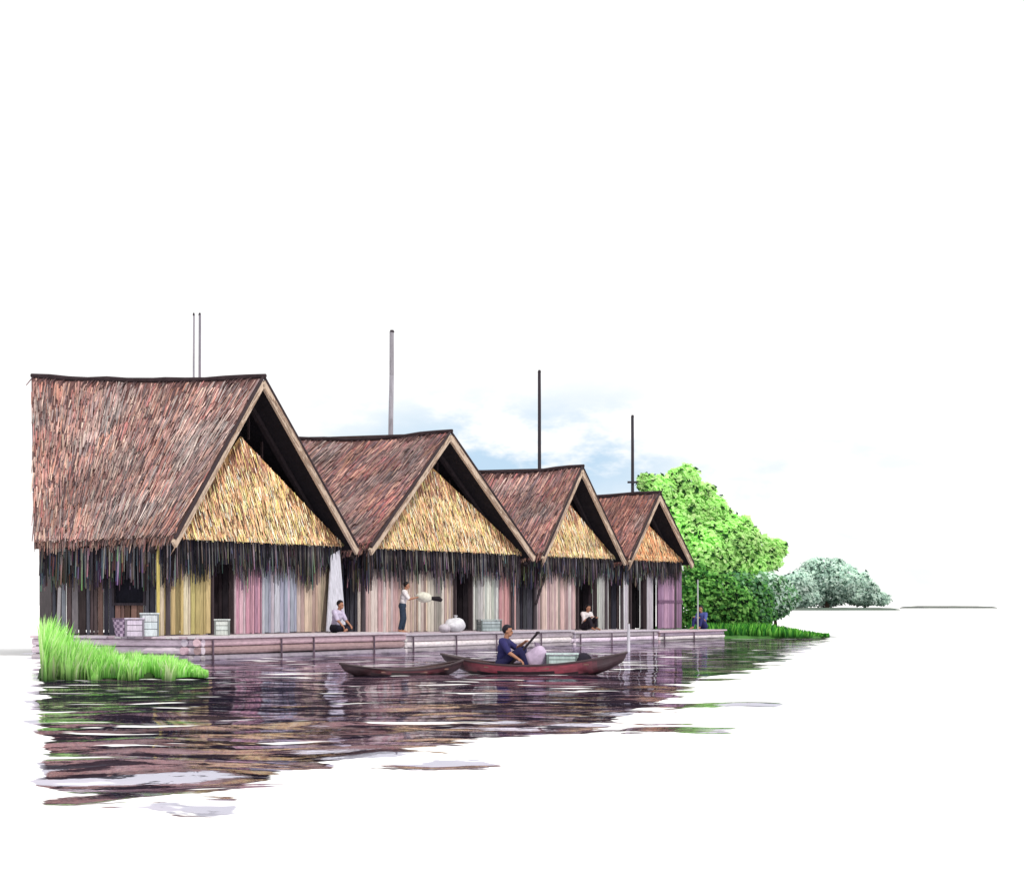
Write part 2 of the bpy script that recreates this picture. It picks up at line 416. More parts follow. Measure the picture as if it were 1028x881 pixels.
def extra1(root, W, ze, zf, loc):
    m = MB()       # pale board leaning at the corner of the wall
    a = loc(322, .3); b = loc(341, .3)
    m.hexa([(a,.1,zf+.03),(b,.1,zf+.03),(b,.14,zf+.03),(a,.14,zf+.03),(b-.45,.3,ze-.35),(b,.3,ze-.2),(b,.34,ze-.2),(b-.45,.34,ze-.35)], c(214,214,226))
    m.build('corner_board', M_wood, root)
def extra3(root, W, ze, zf, loc):
    m = MB(); m.bar((loc(538,.4), .4, zf+.9), (loc(551,.4), .4, ze-.3), .06, .08, c(60,50,56)); m.build('corner_brace', M_wood, root)
def extra4(root, W, ze, zf, loc):
    a, b = loc(660), loc(684)
    m = MB(); planks(m, a, b, .47, zf+.02, ze-.45, MAUV, wd=.3, rag=.01)
    d = m.build('door', M_wood, root)
    m = MB(); m.box(a, b, .44, .468, zf+1.0, zf+1.1, c(120,90,118)); m.build('crossbar', M_wood, d)

H1 = house(175, 355, 5.49*E, 7, .55, 'largest, nearest floating house, with yellow planks beside its doorway, behind the near grass',
      [(158,212,YEL), (234,263,PINK), (263,298,BLU), (298,337,CRM)], [(213,233)], [], ROOF, GOLD, .64, skew=(4.1, 7.15, 9.9), fr_len=1.15, tilt=.3, side_window=True,
      extra=extra1, left_out=.95, out=1.35, gap_right=.55)
H2 = house(372, 533, 4.96*E, 6.4, .5, 'wide second floating house, a person standing on its deck before pink planks',
      [(360,400,PNK2), (400,455,CRM), (474,501,GRN), (501,518,ROSE)], [(457,473)], [], ROOFD, GOLD, .72, fr_len=1.15)
H3 = house(545, 625, 4.57*E, 6.4, .44, 'third floating house along the row, a person crouching by its doorway behind the canoe',
      [(537,578,PNK2), (599,611,GRN)], [(580,598)], [], ROOFD, GOLD, .66, fr_len=1.0, extra=extra3, gap_right=.3)
H4 = house(632, 693, 4.13*E, 5.6, .38, 'smallest and farthest floating house, with a mauve plank door, beside the dark green bushes',
      [(624,631,PALE), (649,656,PALE)], [(633,648)], [], ROOFE, GOLDO, .62, fr_len=.9, extra=extra4, gap_right=.45)

# ------------------------------------------------------------------ poles
GP = 'tall mooring poles rising behind the ridges'
def pole(px, Y, ytop, r, col, label, lean=0, cross=None, double=False):
    o = MB(); z1 = zat(ytop, Y)
    pts = []
    for k in range(9):
        t = k/8; pts.append((lean*(t-1)*1.0 + R.uniform(-.008,.008), R.uniform(-.008,.008), -1.2 + (z1+1.2)*t))
    o.tube(pts, [r*(1.15-.35*k/8) for k in range(9)], col, 8, cols=[jit(col,.12) for _ in range(8)])
    rt = empty('mooring_pole', at(px, Y)); tag(rt, label, 'pole', GP)
    o.build('shaft', M_pole, rt, smooth=False)
    m = MB(); zz = z1 - .5
    m.tube([(0,0,z1-.02),(0,0,z1+.06)], [r*.95, r*.6], jit(c(60,54,60),.1), 8); m.build('cap', M_pole, rt)
    if cross:
        m = MB(); zc = zat(cross, Y); m.bar((-.2,-r-.02,zc), (.2,-r-.02,zc), .05, .08, c(60,58,66)); m.build('crossbar', M_pole, rt)
pole(194.5, 71.8, 316, .035, c(170,166,178), 'thin mooring pole behind the nearest roof, left one of the close pair')
pole(200.5, 71.8, 316, .045, c(140,134,146), 'thin mooring pole behind the nearest roof, right one of the close pair')
pole(393.5, 79.8, 333, .09, c(168,164,174), 'thick pale grey mooring pole behind the second roof from the bank', lean=.12)
pole(541.5, 85.9, 373, .068, c(58,52,60), 'tall dark slender mooring pole behind the third roof along the row')
pole(635, 92.2, 418, .068, c(62,58,66), 'dark mooring pole with a small crossbar behind the farthest roof', cross=484)

def stake(px, Y, ytop, r, col, label, lean=0):
    m = MB(); z1 = zat(ytop, Y)
    m.tube([(0,0,-.8),(lean*.5,0,z1*.5),(lean,0,z1)], [r*1.1,r,r*.85], col, 7)
    m.tube([(lean,0,z1-.001),(lean,0,z1+.03)], [r*.84,r*.3], c(120,110,110), 7)
    o = m.build('mooring_stake', M_pole); o.location = at(px, Y); tag(o, label, 'stake')
stake(631, 66, 626, .045, c(206,204,214), 'short pale stake standing in the water right of the canoe')
stake(700.5, 88.5, 582, .03, c(190,196,196), 'thin pale upright stake beside the person in blue at the end of the row')
stake(57, 50, 590, .04, c(150,146,150), 'grey stake rising behind the tall grass at the left bank', .06)

# ------------------------------------------------------------------ people
def skin_mesh(pts, edges, rads, blobs=()):
    """closed tapered limbs between joints plus ellipsoids, to be fused into one continuous surface"""
    bm = bmesh.new()
    for (a, b) in edges:
        d = pts[b] - pts[a]; ln = d.length
        if ln < 1e-5: continue
        q = d.to_track_quat('Z', 'Y').to_matrix().to_4x4(); mt = Matrix.Translation(pts[a] + d/2) @ q
        bmesh.ops.create_cone(bm, cap_ends=True, segments=14, radius1=rads[a], radius2=rads[b], depth=ln, matrix=mt)
    for p, r in zip(pts, rads):
        bmesh.ops.create_uvsphere(bm, u_segments=14, v_segments=9, radius=r, matrix=Matrix.Translation(p))
    for (p, sc, rot) in blobs:
        mt = Matrix.Translation(p) @ rot.to_4x4() @ Matrix.Diagonal((*sc, 1))
        bmesh.ops.create_uvsphere(bm, u_segments=18, v_segments=12, radius=1, matrix=mt)
    me = bpy.data.meshes.new('limbs'); bm.to_mesh(me); bm.free()
    return me
def remesh(me, vox):
    o = bpy.data.objects.new('rm', me); COL.objects.link(o)
    md = o.modifiers.new('r', 'REMESH'); md.mode = 'VOXEL'; md.voxel_size = vox; md.use_smooth_shade = True
    sm = o.modifiers.new('sm', 'SMOOTH'); sm.factor = .5; sm.iterations = 3
    dg = bpy.context.evaluated_depsgraph_get(); dg.update()
    res = bpy.data.meshes.new_from_object(o.evaluated_get(dg)); bpy.data.objects.remove(o)
    return res
def paint(me, col):
    for a in list(me.color_attributes): me.color_attributes.remove(a)
    a = me.color_attributes.new("Col", 'FLOAT_COLOR', 'POINT')
    a.data.foreach_set("color", list((col[0], col[1], col[2], 1.0)) * len(me.vertices))
def link_mesh(name, me, m, parent, col):
    me.name = name; paint(me, col); me.materials.clear(); me.materials.append(m); me.shade_smooth()
    o = bpy.data.objects.new(name, me); COL.objects.link(o); o.parent = parent; return o
def ball(bm, loc, sc, seg=14):
    r = bmesh.ops.create_uvsphere(bm, u_segments=seg, v_segments=seg//2+2, radius=1)
    bmesh.ops.scale(bm, vec=sc, verts=r['verts']); bmesh.ops.translate(bm, vec=loc, verts=r['verts'])

def person(label, loc, rz, J, shirt, trous, hair, scale=1.0, hat=None, group=None):
    """J: joints in a local frame facing +x, left is +y"""
    root = empty('person', loc, rz); root.scale = (scale,)*3
    tag(root, label, 'person', group)
    V = lambda k: Vector(J[k])
    pts = []; ed = []; rd = []
    def add(p, r, par=None):
        pts.append(Vector(p)); rd.append(r)
        if par is not None: ed.append((par, len(pts)-1))
        return len(pts)-1
    pe = add(V('pelvis'), .1); be = add(lerp(V('pelvis'), V('chest'), .5), .09, pe); ch = add(V('chest'), .1, be)
    up = add(lerp(V('chest'), V('neck'), .6), .085, ch); ne = add(V('neck'), .05, up); hd = add(V('head') - Vector((0,0,.03)), .055, ne)
    for s in ('l', 'r'):
        sh = add(V('sh'+s), .058, up); el = add(V('el'+s), .042, sh); wr = add(V('wr'+s), .027, el)
        d = (V('wr'+s) - V('el'+s)).normalized(); lat = Vector((0,0,1)).cross(d)
        lat = lat.normalized() if lat.length > .1 else Vector((0,1,0)); nrm = d.cross(lat)
        pa = add(V('wr'+s) + d*.07, .026, wr)
        for k, (o_, ln) in enumerate(((-.03,.07),(-.01,.085),(.01,.08),(.03,.062))):
            b0 = add(pts[pa] + d*.025 + lat*o_, .0095, pa)
            b1 = add(pts[b0] + d*ln*.5 - nrm*.008, .0088, b0); add(pts[b1] + d*ln*.4 - nrm*.03, .0075, b1)
        th = add(pts[wr] + d*.03 + lat*.03*(1 if s == 'l' else -1), .012, wr)
        add(pts[th] + d*.035 + lat*.02*(1 if s == 'l' else -1) - nrm*.01, .0095, th)
        hp = add(V('hip'+s), .088, pe); kn = add(V('kn'+s), .056, hp); an = add(V('an'+s), .037, kn); add(V('toe'+s), .03, an)
    def torso(g):
        ax = (V('neck') - V('pelvis')).normalized(); yv = (V('shl')-V('shr')).normalized(); xv = yv.cross(ax).normalized()
        rot = Matrix((xv, yv, ax)).transposed()
        return [(V('pelvis'), (.105+g, .155+g, .12+g), rot), (lerp(V('pelvis'),V('chest'),.5), (.095+g, .13+g, .14+g), rot),
                (V('chest'), (.11+g, .155+g, .14+g), rot), (lerp(V('chest'),V('neck'),.55), (.085+g, .15+g, .08+g), rot)]
    me = skin_mesh(pts, ed, rd, torso(0))
    bm = bmesh.new(); bm.from_mesh(me)
    h = V('head'); hf = (V('face') - h).normalized() if 'face' in J else Vector((1,0,0)); hl = Vector((0,0,1)).cross(hf).normalized()
    ball(bm, h + Vector((0,0,.02)), (.088,.075,.1)); ball(bm, h + hf*.035 - Vector((0,0,.05)), (.05,.05,.055))
    ball(bm, h + hf*.09 - Vector((0,0,.01)), (.02,.014,.024)); ball(bm, h + hf*.075 - Vector((0,0,.05)), (.014,.026,.008))
    for s_ in (-1, 1): ball(bm, h + hl*.078*s_, (.022,.01,.032))
    bm.to_mesh(me); bm.free()
    me = remesh(me, .0085)
    link_mesh('body', me, M_skin, root, c(176,124,98))
    for s_ in (-1, 1):
        bm = bmesh.new(); ball(bm, h + hf*.08 + hl*.03*s_ + Vector((0,0,.018)), (.012,.012,.009), 8); e = bpy.data.meshes.new('eye'); bm.to_mesh(e); bm.free()
        link_mesh('eye', e, M_hair, root, c(20,16,18))
    bm = bmesh.new(); ball(bm, h + Vector((0,0,.042)) - hf*.018, (.1,.088,.098), 16)
    cut = [v for v in bm.verts if (v.co-h).dot(hf) > .03 and v.co.z < h.z+.07]
    for v in cut: v.co -= hf*.035; v.co.z += .02
    for v in bm.verts: v.co += Vector((R.uniform(-.004,.004),)*3)
    e = bpy.data.meshes.new('hair'); bm.to_mesh(e); bm.free(); link_mesh('hair', e, M_hair, root, hair)
    # shirt
    p = [V('pelvis')+Vector((0,0,.03)), lerp(V('pelvis'),V('chest'),.5), V('chest'), lerp(V('chest'),V('neck'),.62), lerp(V('chest'),V('neck'),.85)]
    e_ = [(0,1),(1,2),(2,3),(3,4)]; r_ = [.11,.1,.12,.09,.066]
    for s in ('l','r'):
        i = len(p); p += [V('sh'+s), lerp(V('sh'+s), V('el'+s), .5), lerp(V('sh'+s), V('el'+s), .88)]; r_ += [.08,.066,.062]; e_ += [(3,i),(i,i+1),(i+1,i+2)]
    link_mesh("shirt", remesh(skin_mesh(p, e_, r_, torso(.02)), .012), M_cloth, root, shirt)
    p = [V('pelvis')+Vector((0,0,.06)), V('pelvis')-Vector((0,0,.01))]; e_ = [(0,1)]; r_ = [.11,.12]
    for s in ('l','r'):
        i = len(p); p += [V('hip'+s), lerp(V('hip'+s),V('kn'+s),.5), V('kn'+s), lerp(V('kn'+s),V('an'+s),.8)]; r_ += [.108,.092,.078,.058]; e_ += [(1,i),(i,i+1),(i+1,i+2),(i+2,i+3)]
    link_mesh('trousers', remesh(skin_mesh(p, e_, r_, torso(.026)[:1]), .012), M_cloth, root, trous)
    if hat:
        m = MB(); n = 20; ctr = h + Vector((0,0,.075))
        for k in range(n):
            a0, a1 = 2*math.pi*k/n, 2*math.pi*(k+1)/n
            q = lambda a, r, z: ctr + Vector((math.cos(a)*r, math.sin(a)*r, z))
            m.face([q(a0,.24,-.02), q(a1,.24,-.02), q(a1,.1,.06), q(a0,.1,.06)], jit(hat,.1)); m.face([q(a0,.1,.06), q(a1,.1,.06), q(a0,.0,.14)], jit(hat,.1))
            m.face([q(a1,.24,-.02), q(a0,.24,-.02), q(a0,.0,.02)], jit(hat,.1))
        m.build('hat', M_thatch, root)
    return root

STAND = dict(pelvis=(0,0,.9), chest=(.05,0,1.2), neck=(.10,0,1.42), head=(.14,0,1.56), face=(.3,0,1.53),
    shl=(.06,.17,1.36), shr=(.06,-.17,1.36), ell=(.22,.2,1.12), elr=(.22,-.2,1.12), wrl=(.46,.13,1.17), wrr=(.46,-.13,1.17),
    hipl=(0,.09,.86), hipr=(0,-.09,.86), knl=(.06,.1,.48), knr=(.0,-.11,.48), anl=(.0,.11,.08), anr=(-.1,-.11,.08), toel=(.15,.12,.035), toer=(.06,-.12,.035))
SIT = dict(pelvis=(0,0,.13), chest=(.08,0,.43), neck=(.14,0,.62), head=(.19,0,.76), face=(.35,0,.72),
    shl=(.1,.17,.57), shr=(.1,-.17,.57), ell=(.22,.22,.34), elr=(.24,-.22,.34), wrl=(.43,.14,.42), wrr=(.45,-.12,.44),
    hipl=(.02,.1,.12), hipr=(.02,-.1,.12), knl=(.4,.16,.42), knr=(.42,-.15,.40), anl=(.48,.13,.07), anr=(.55,-.12,.07), toel=(.63,.15,.035), toer=(.7,-.14,.035))
CROSS = dict(SIT, knl=(.32,.3,.14), knr=(.32,-.3,.14), anl=(.4,-.04,.08), anr=(.28,.06,.07), toel=(.42,-.16,.05), toer=(.3,.2,.045), wrl=(.34,.2,.24), wrr=(.34,-.2,.24))
PADDLE = dict(SIT, chest=(.05,0,.44), head=(.13,0,.78), face=(.3,0,.76), neck=(.09,0,.63), shl=(.06,.17,.58), shr=(.06,-.17,.58), ell=(.26,.22,.44), elr=(.22,-.24,.36), wrl=(.46,.02,.56), wrr=(.42,-.3,.24))

def deckpt(house_, px, back, zf): 
    b = P0 + NN*back; t = t_of(px, back); p = b + U*t; return Vector((p.x, p.y, zf))
p = deckpt(H2, 404, -.55, .5)
person('person in white shirt and dark trousers standing on deck holding out a pale bundle', p, 0.0, STAND, c(236,230,232), c(52,66,84), c(26,20,22), scale=.86)
# what the standing person holds
m = MB()
bm_ = bmesh.new(); ball(bm_, Vector((0,0,0)), (.24,.17,.15), 16)
for v in bm_.verts: v.co *= 1 + .22*noise.noise(v.co*6)
e = bpy.data.meshes.new('cloth_bundle'); bm_.to_mesh(e); bm_.free()
paint(e, c(222,220,206)); e.materials.append(M_cloth); e.shade_smooth()
rt = empty('cloth_bundle', p + Vector((.62,0,1.02))); tag(rt, 'pale cloth bundle held out by the standing person', 'bundle')
o = bpy.data.objects.new('bundle_cloth', e); COL.objects.link(o); o.parent = rt
m.tube([(.18,0,-.03),(.42,.0,-.05),(.5,0,-.1)], [.05,.075,.04], c(40,34,40), 8); m.build('dark_knot', M_cloth, rt)

person('person in a lilac shirt sitting cross-legged at the corner of the nearest house', deckpt(H1, 336, -.35, .552), -.5, CROSS, c(206,196,222), c(30,28,44), c(30,24,30), scale=.98)
person('person in a white shirt crouching beside the doorway behind the canoe', deckpt(H3, 587, -.1, .442), -.9, SIT, c(232,226,228), c(40,34,44), c(26,20,24), scale=.98)
person('person in a blue shirt sitting at the far end of the last raft', deckpt(H4, 706, -.5, .382), -2.2, SIT, c(88,100,170), c(54,56,112), c(30,30,44), scale=1.0)

# ------------------------------------------------------------------ canoe
BR = math.radians(-17)
boat_c = at(535, 45.0)
def canoe(loc, rz, LB, mar, mdk, inn, label, low=1.0):
    boat = empty('canoe', loc, rz); tag(boat, label, 'canoe')
    def hull_pt(t, s, inner=0.0):     # t -1..1 along, s -1..1 around the section
        hw = (.40 - inner) * max(.0, 1 - abs(t)**2.2) ** .8 + .012
        sheer = (.16 + .20 * abs(t)**2.4 + (.05*t if t > 0 else 0))*low
        keel = -.13 + .36 * abs(t)**3 * low + inner
        a = s * math.pi/2
        return Vector((t*LB/2 + math.copysign(.1*abs(t)**6*abs(s), t), hw*math.sin(a), keel + (sheer-keel)*(1-math.cos(a))**.8))
    m = MB(); nt_, ns = 40, 14
    for i in range(nt_):
        for j in range(ns):
            ta, tb = -1+2*i/nt_, -1+2*(i+1)/nt_; sa, sb = -1+2*j/ns, -1+2*(j+1)/ns
            q = [hull_pt(ta,sa), hull_pt(tb,sa), hull_pt(tb,sb), hull_pt(ta,sb)]
            zc = sum(v.z for v in q)/4; mid = (ta+tb)/2
            col = mar if zc > .045 else mdk
            if abs(mid) > .45: col = tuple(lerp(col, c(62,40,46), min(1,(abs(mid)-.45)*3)))
            m.face(q[::-1], jit(col, .16))
            q = [hull_pt(ta,sa,.03), hull_pt(tb,sa,.03), hull_pt(tb,sb,.03), hull_pt(ta,sb,.03)]
            m.face(q, jit(inn, .15))
    m.build('hull', M_paint, boat)
    for s_ in (-1, 1):
        m = MB(); m.tube([hull_pt(-1+2*i/30, s_) + Vector((0,0,.008)) for i in range(31)], [.022]*31, c(60,40,46), 6); m.build('gunwale', M_paint, boat)
    for t in (-.45, .2, .62):
        m = MB(); a = hull_pt(t,-.85); b = hull_pt(t,.85); m.bar(a, b, .16, .025, c(130,94,84)); m.build('thwart', M_paint, boat)
    return boat
canoe(boat_c, BR, 3.45, c(150,64,78), c(46,30,36), c(110,70,72), 'maroon wooden canoe with raised ends carrying a person and cargo')
canoe(at(404, 44.2), math.radians(30), 2.35, c(92,40,48), c(40,22,28), c(80,54,56), 'low dark empty canoe left of the maroon one with the paddler', low=.62)
def on_boat(lx, ly, lz): 
    return boat_c + Matrix.Rotation(BR,3,'Z') @ Vector((lx, ly, lz))
person('person in navy clothing sitting in the canoe and holding a paddle', on_boat(-.62, 0, .06), BR+.05, PADDLE, c(54,52,104), c(40,38,78), c(24,20,34), scale=.95)
rt = empty('paddle', on_boat(-.16, -.22, .36), BR); tag(rt, 'dark wooden paddle held slanting over the side of the canoe', 'paddle')
a, b = Vector((-.25,.05,-.2)), Vector((.28,.14,.42))
m = MB(); m.tube([a, b], [.024,.022], c(44,36,42), 8); m.tube([b+Vector((0,-.07,0)), b+Vector((0,.07,0))], [.024,.024], c(44,36,42), 8); m.build('shaft', M_pole, rt)
m = MB(); d = (a-b).normalized(); m.hexa([a+d*.42+Vector((-.04,-.01,.02)),a+d*.42+Vector((.05,-.01,-.02)),a+d*.42+Vector((.05,.01,-.02)),a+d*.42+Vector((-.04,.01,.02)),
    a+Vector((-.055,-.012,.03)),a+Vector((.055,-.012,-.03)),a+Vector((.055,.012,-.03)),a+Vector((-.055,.012,.03))], c(60,48,48)); m.build('blade', M_pole, rt)

def sack(name, loc, sc, col, label, cat, rz=0, tie=True, group=None):
    rt = empty(name, loc, rz); tag(rt, label, cat, group)
    bm = bmesh.new(); ball(bm, Vector((0,0,sc[2]*.9)), sc, 22)
    off = Vector((R.random()*9, R.random()*9, 0))
    for v in bm.verts:
        v.co *= 1 + .2*noise.noise(v.co*4 + off); v.co.z = max(0, v.co.z)
    e = bpy.data.meshes.new(name); bm.to_mesh(e); bm.free()
    link_mesh('sack_cloth', e, M_cloth, rt, col)
    if tie:
        m = MB(); z = sc[2]*1.75; m.tube([(0,0,z-.03),(.01,0,z+.03),(.03,0,z+.1)], [.05,.03,.065], tuple(x*.7 for x in col), 9); m.build('sack_neck', M_cloth, rt)
    return rt
def crate(name, loc, dx, dy, dz, col, label, cat, rz=0, open_=False):
    rt = empty(name, loc, rz); tag(rt, label, cat)
    m = MB(); n = 3
    for k in range(n):
        z0 = dz*k/n+.008; z1 = dz*(k+1)/n-.008
        m.box(-dx/2, dx/2, -dy/2, -dy/2+.02, z0, z1, jit(col,.1)); m.box(-dx/2, dx/2, dy/2-.02, dy/2, z0, z1, jit(col,.1))
        m.box(-dx/2, -dx/2+.02, -dy/2+.021, dy/2-.021, z0, z1, jit(col,.1)); m.box(dx/2-.02, dx/2, -dy/2+.021, dy/2-.021, z0, z1, jit(col,.1))
    m.box(-dx/2+.022, dx/2-.022, -dy/2+.022, dy/2-.022, .005, dz*(.5 if open_ else .93), tuple(x*.4 for x in col))
    m.build('side_boards', M_wood, rt)
    fc = tuple(x*.35 for x in col)
    for sx in (-1,1):
        for sy in (-1,1):
                m = MB(); m.box(sx*dx/2-.022, sx*dx/2+.022, sy*dy/2-.022, sy*dy/2+.022, 0, dz+.01, fc); m.build('corner_post', M_wood, rt)
    if not open_:
        m = MB(); m.box(-dx/2-.03, dx/2+.03, -dy/2-.03, dy/2+.03, dz+.012, dz+.04, col); m.build('lid', M_wood, rt)
    return rt
sack('sack', on_boat(.02, .12, .05), (.22,.2,.25), c(206,186,214), 'lilac sack standing in the canoe right behind the paddle', 'sack')
crate('parcel', on_boat(.58, -.02, .12), .55, .34, .24, c(206,226,224), 'pale green parcel lying in the canoe towards the raised bow', 'parcel')
sack('dark_bundle', on_boat(.98, 0, .1), (.15,.15,.15), c(44,40,52), 'small dark bundle at the bow end of the canoe', 'bundle', tie=False)

# second boat: a low flat skiff moored by the raft
# things on the rafts
dp = lambda px, back, zf: deckpt(None, px, back, zf)
sack('sack', dp(457, -.5, .502), (.42,.26,.22), c(230,230,238), 'fat white sack lying on the deck before the second doorway', 'sack', rz=TH)
sack('sack', dp(446, -.7, .502), (.2,.18,.13), c(206,200,210), 'small grey sack lying left of the fat white sack', 'sack', rz=TH, tie=False)
crate('crate', dp(491, -.55, .502), .62, .42, .32, c(176,190,192), 'dark framed pale crate on the deck right of the white sack', 'crate', rz=TH*.3)
crate('crate', dp(223, -.3, .552), .34, .3, .36, c(226,234,232), 'small white crate in front of the doorway beside the yellow planks', 'crate', rz=.1)
crate('crate', dp(150, .1, .552), .4, .34, .52, c(222,232,236), 'tall pale blue crate at the left end of the yellow planks', 'crate', rz=.2)
crate('crate', dp(137, .35, .552), .42, .34, .4, c(222,212,230), 'lilac crate between the tall pale crate and the basket', 'crate', rz=-.1)
# basket
rt = empty('basket', dp(123, .7, .552)); tag(rt, 'round woven mauve basket by the grey side wall of the nearest house', 'basket')
m = MB(); n = 18
for k in range(6):
    z0, z1 = k*.07, (k+1)*.07; r0, r1 = .17+.012*k, .17+.012*(k+1)
    for j in range(n):
        a0, a1 = 2*math.pi*j/n, 2*math.pi*(j+1)/n
        cc = jit(c(186,166,190) if (j+k) % 2 else c(120,104,128), .1)
        m.face([(math.cos(a0)*r0,math.sin(a0)*r0,z0),(math.cos(a1)*r0,math.sin(a1)*r0,z0),(math.cos(a1)*r1,math.sin(a1)*r1,z1),(math.cos(a0)*r1,math.sin(a0)*r1,z1)], cc)
m.build('weave', M_thatch, rt)
m = MB(); m.tube([(math.cos(2*math.pi*j/n)*.245, math.sin(2*math.pi*j/n)*.245, .42) for j in range(n+1)], [.018]*(n+1), c(110,92,110), 6, caps=False); m.build('rim', M_thatch, rt)

# ------------------------------------------------------------------ vegetation
def crown(m, blobs, n, size, pals, seed=0, dark_edge=0.0, pdark=None):
    rr = random.Random(seed); tot = sum(b[3]*b[4]*b[5] for b in blobs)
    for (x, y, z, rx, ry, rz, pi) in blobs:
        k = int(n * rx*ry*rz / tot) if len(blobs) > 1 else n
        k = max(k, n // (len(blobs)*3))
        for i in range(k):
            d = Vector((rr.gauss(0,1), rr.gauss(0,1), rr.gauss(0,1))).normalized()
            rad = rr.uniform(.62, 1.0) ** .6
            if rr.random() < .12: rad = rr.uniform(1.0, 1.16)
            p = Vector((x + d.x*rx*rad, y + d.y*ry*rad, z + d.z*rz*rad))
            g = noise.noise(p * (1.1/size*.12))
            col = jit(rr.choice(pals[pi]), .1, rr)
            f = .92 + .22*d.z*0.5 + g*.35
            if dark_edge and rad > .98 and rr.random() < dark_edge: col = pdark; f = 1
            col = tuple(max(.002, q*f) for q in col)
            nn = (d*.6 + Vector((.25,-.55,.55)) + Vector((rr.uniform(-.6,.6), rr.uniform(-.6,.6), rr.uniform(-.5,.6)))).normalized()
            a = nn.cross(Vector((rr.uniform(-1,1), rr.uniform(-1,1), rr.uniform(-1,1)))).normalized(); b = nn.cross(a)
            s_ = size * rr.uniform(.6, 1.3)
            m.face([p - a*s_*.5, p + b*s_*.32, p + a*s_*.6, p - b*s_*.32], col)
def trunk(rt, base, h, r, tops, col=None):
    col = col or c(92,74,64); m = MB(); base = Vector(base)
    m.tube([base, base+Vector((r*.3,0,h*.4)), base+Vector((-r*.2,0,h))], [r, r*.75, r*.5], col, 9)
    for t in tops:
        t = Vector(t); s_ = base + Vector((0,0,h*.75)); mid = lerp(s_, t, .5) + Vector((0,0,-.1*(t-s_).length))
        m.tube([s_, mid, t], [r*.5, r*.3, r*.12], col, 6)
    m.build('trunk', M_bark, rt)

LIME = [c(200,252,160,1.05), c(194,250,152,1.05), c(208,254,168,1.05), c(188,248,144,1.02)]
DG = [c(124,196,96), c(86,156,72), c(150,220,112), c(50,104,54), c(170,236,130)]
DGL = [c(150,220,110), c(124,200,92), c(170,236,130)]
DG2 = [c(134,190,136), c(104,164,116), c(156,208,154), c(74,128,86)]
GG = [c(206,228,214,1.1), c(190,214,202,1.1), c(216,236,224,1.1), c(174,200,188,1.1)]  # far foliage, with the haze put into the leaf colour

def tree(name, label, cat, Y, blobs_px, n, size, pals, base_px, base_py, h, r, group=None, seed=1, dark_edge=0, pdark=None, depth=.8):
    """blobs given as (bearing, height mark, half width, half height, palette) on a tree standing at distance Y"""
    k = Y / F; bz = max(0.0, zat(base_py, Y)); b0 = at(base_px, Y, bz)
    rt = empty(name, b0); tag(rt, label, cat, group)
    bl = []
    for i, (px, py, hw, hh, pi) in enumerate(blobs_px):
        q = at(px, Y) - b0; bl.append((q.x, R.uniform(-.5,.5)*hw*k*depth, zat(py, Y) - bz, hw*k, hw*k*depth, hh*k, pi))
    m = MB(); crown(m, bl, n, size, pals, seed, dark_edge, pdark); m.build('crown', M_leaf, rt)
    trunk(rt, (0,0,-.2), h, r, [(b[0], b[1], b[2]) for b in bl[:6]])
    return rt
tree('broadleaf_tree', 'large bright lime green tree rising behind the farthest house', 'tree', 108,
    [(664,492,17,16,0),(690,482,13,16,0),(678,478,8,8,0),(649,484,9,9,0),(703,498,14,15,0),(718,510,13,13,0),(712,493,7,7,0),(728,519,9,9,0),(735,530,14,14,0),(752,538,12,11,0),(748,524,6,6,0),(767,549,13,11,0),(781,550,9,9,0),(773,563,12,9,0),(690,525,30,34,0),(725,552,36,28,0),(668,535,26,40,0),(752,564,22,14,0)],
    26000, .25, [LIME], 712, 634, 3.4, .26, seed=3, dark_edge=.2, pdark=c(40,84,40), depth=.5)
tree('dark_bush', 'dense dark green bush right beside the farthest house', 'bush', 97,
    [(706,596,17,24,0),(722,600,20,26,0),(714,618,22,18,0),(740,612,20,22,0),(700,622,12,14,0),(694,590,12,22,0),(698,572,10,10,0),(684,600,12,28,0),(730,624,14,9,1),(748,619,12,8,1),(708,612,8,7,1)], 9000, .2, [DG, DGL], 718, 637, 1.2, .12, 'bushes on the far bank', seed=5, dark_edge=.1, pdark=c(14,36,18))
tree('dark_bush', 'mid green bush between the darkest bush and the pale one', 'bush', 98.5,
    [(748,598,20,20,0),(762,604,16,20,0),(756,618,22,16,0),(742,585,14,12,0)], 6500, .2, [DG2+DG[:2]], 754, 636, 1.0, .1, 'bushes on the far bank', seed=6, dark_edge=.12, pdark=c(14,40,22))
tree('dark_bush', 'pale blue green bush at the right end of the far bank', 'bush', 101,
    [(780,594,16,16,0),(770,586,14,12,0),(790,600,12,11,0),(776,608,18,12,0)], 4600, .2, [DG2[:3]+GG[:2]], 778, 632, 1.0, .1, 'bushes on the far bank', seed=7, dark_edge=.1, pdark=c(40,70,56))
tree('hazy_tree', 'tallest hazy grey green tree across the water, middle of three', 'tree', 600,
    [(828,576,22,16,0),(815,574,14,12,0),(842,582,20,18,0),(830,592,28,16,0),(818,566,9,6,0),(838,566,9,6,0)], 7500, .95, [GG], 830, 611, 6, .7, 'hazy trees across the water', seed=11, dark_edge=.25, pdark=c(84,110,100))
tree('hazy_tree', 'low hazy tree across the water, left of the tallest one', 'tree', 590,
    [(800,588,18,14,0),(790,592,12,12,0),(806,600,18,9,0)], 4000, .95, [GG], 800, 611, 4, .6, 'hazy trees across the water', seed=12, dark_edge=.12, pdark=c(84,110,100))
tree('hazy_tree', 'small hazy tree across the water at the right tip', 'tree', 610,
    [(862,586,13,13,0),(872,594,12,11,0),(884,601,11,7,0),(866,601,18,7,0)], 3500, .95, [GG], 868, 611, 3, .5, 'hazy trees across the water', seed=13, dark_edge=.3, pdark=c(84,110,100))

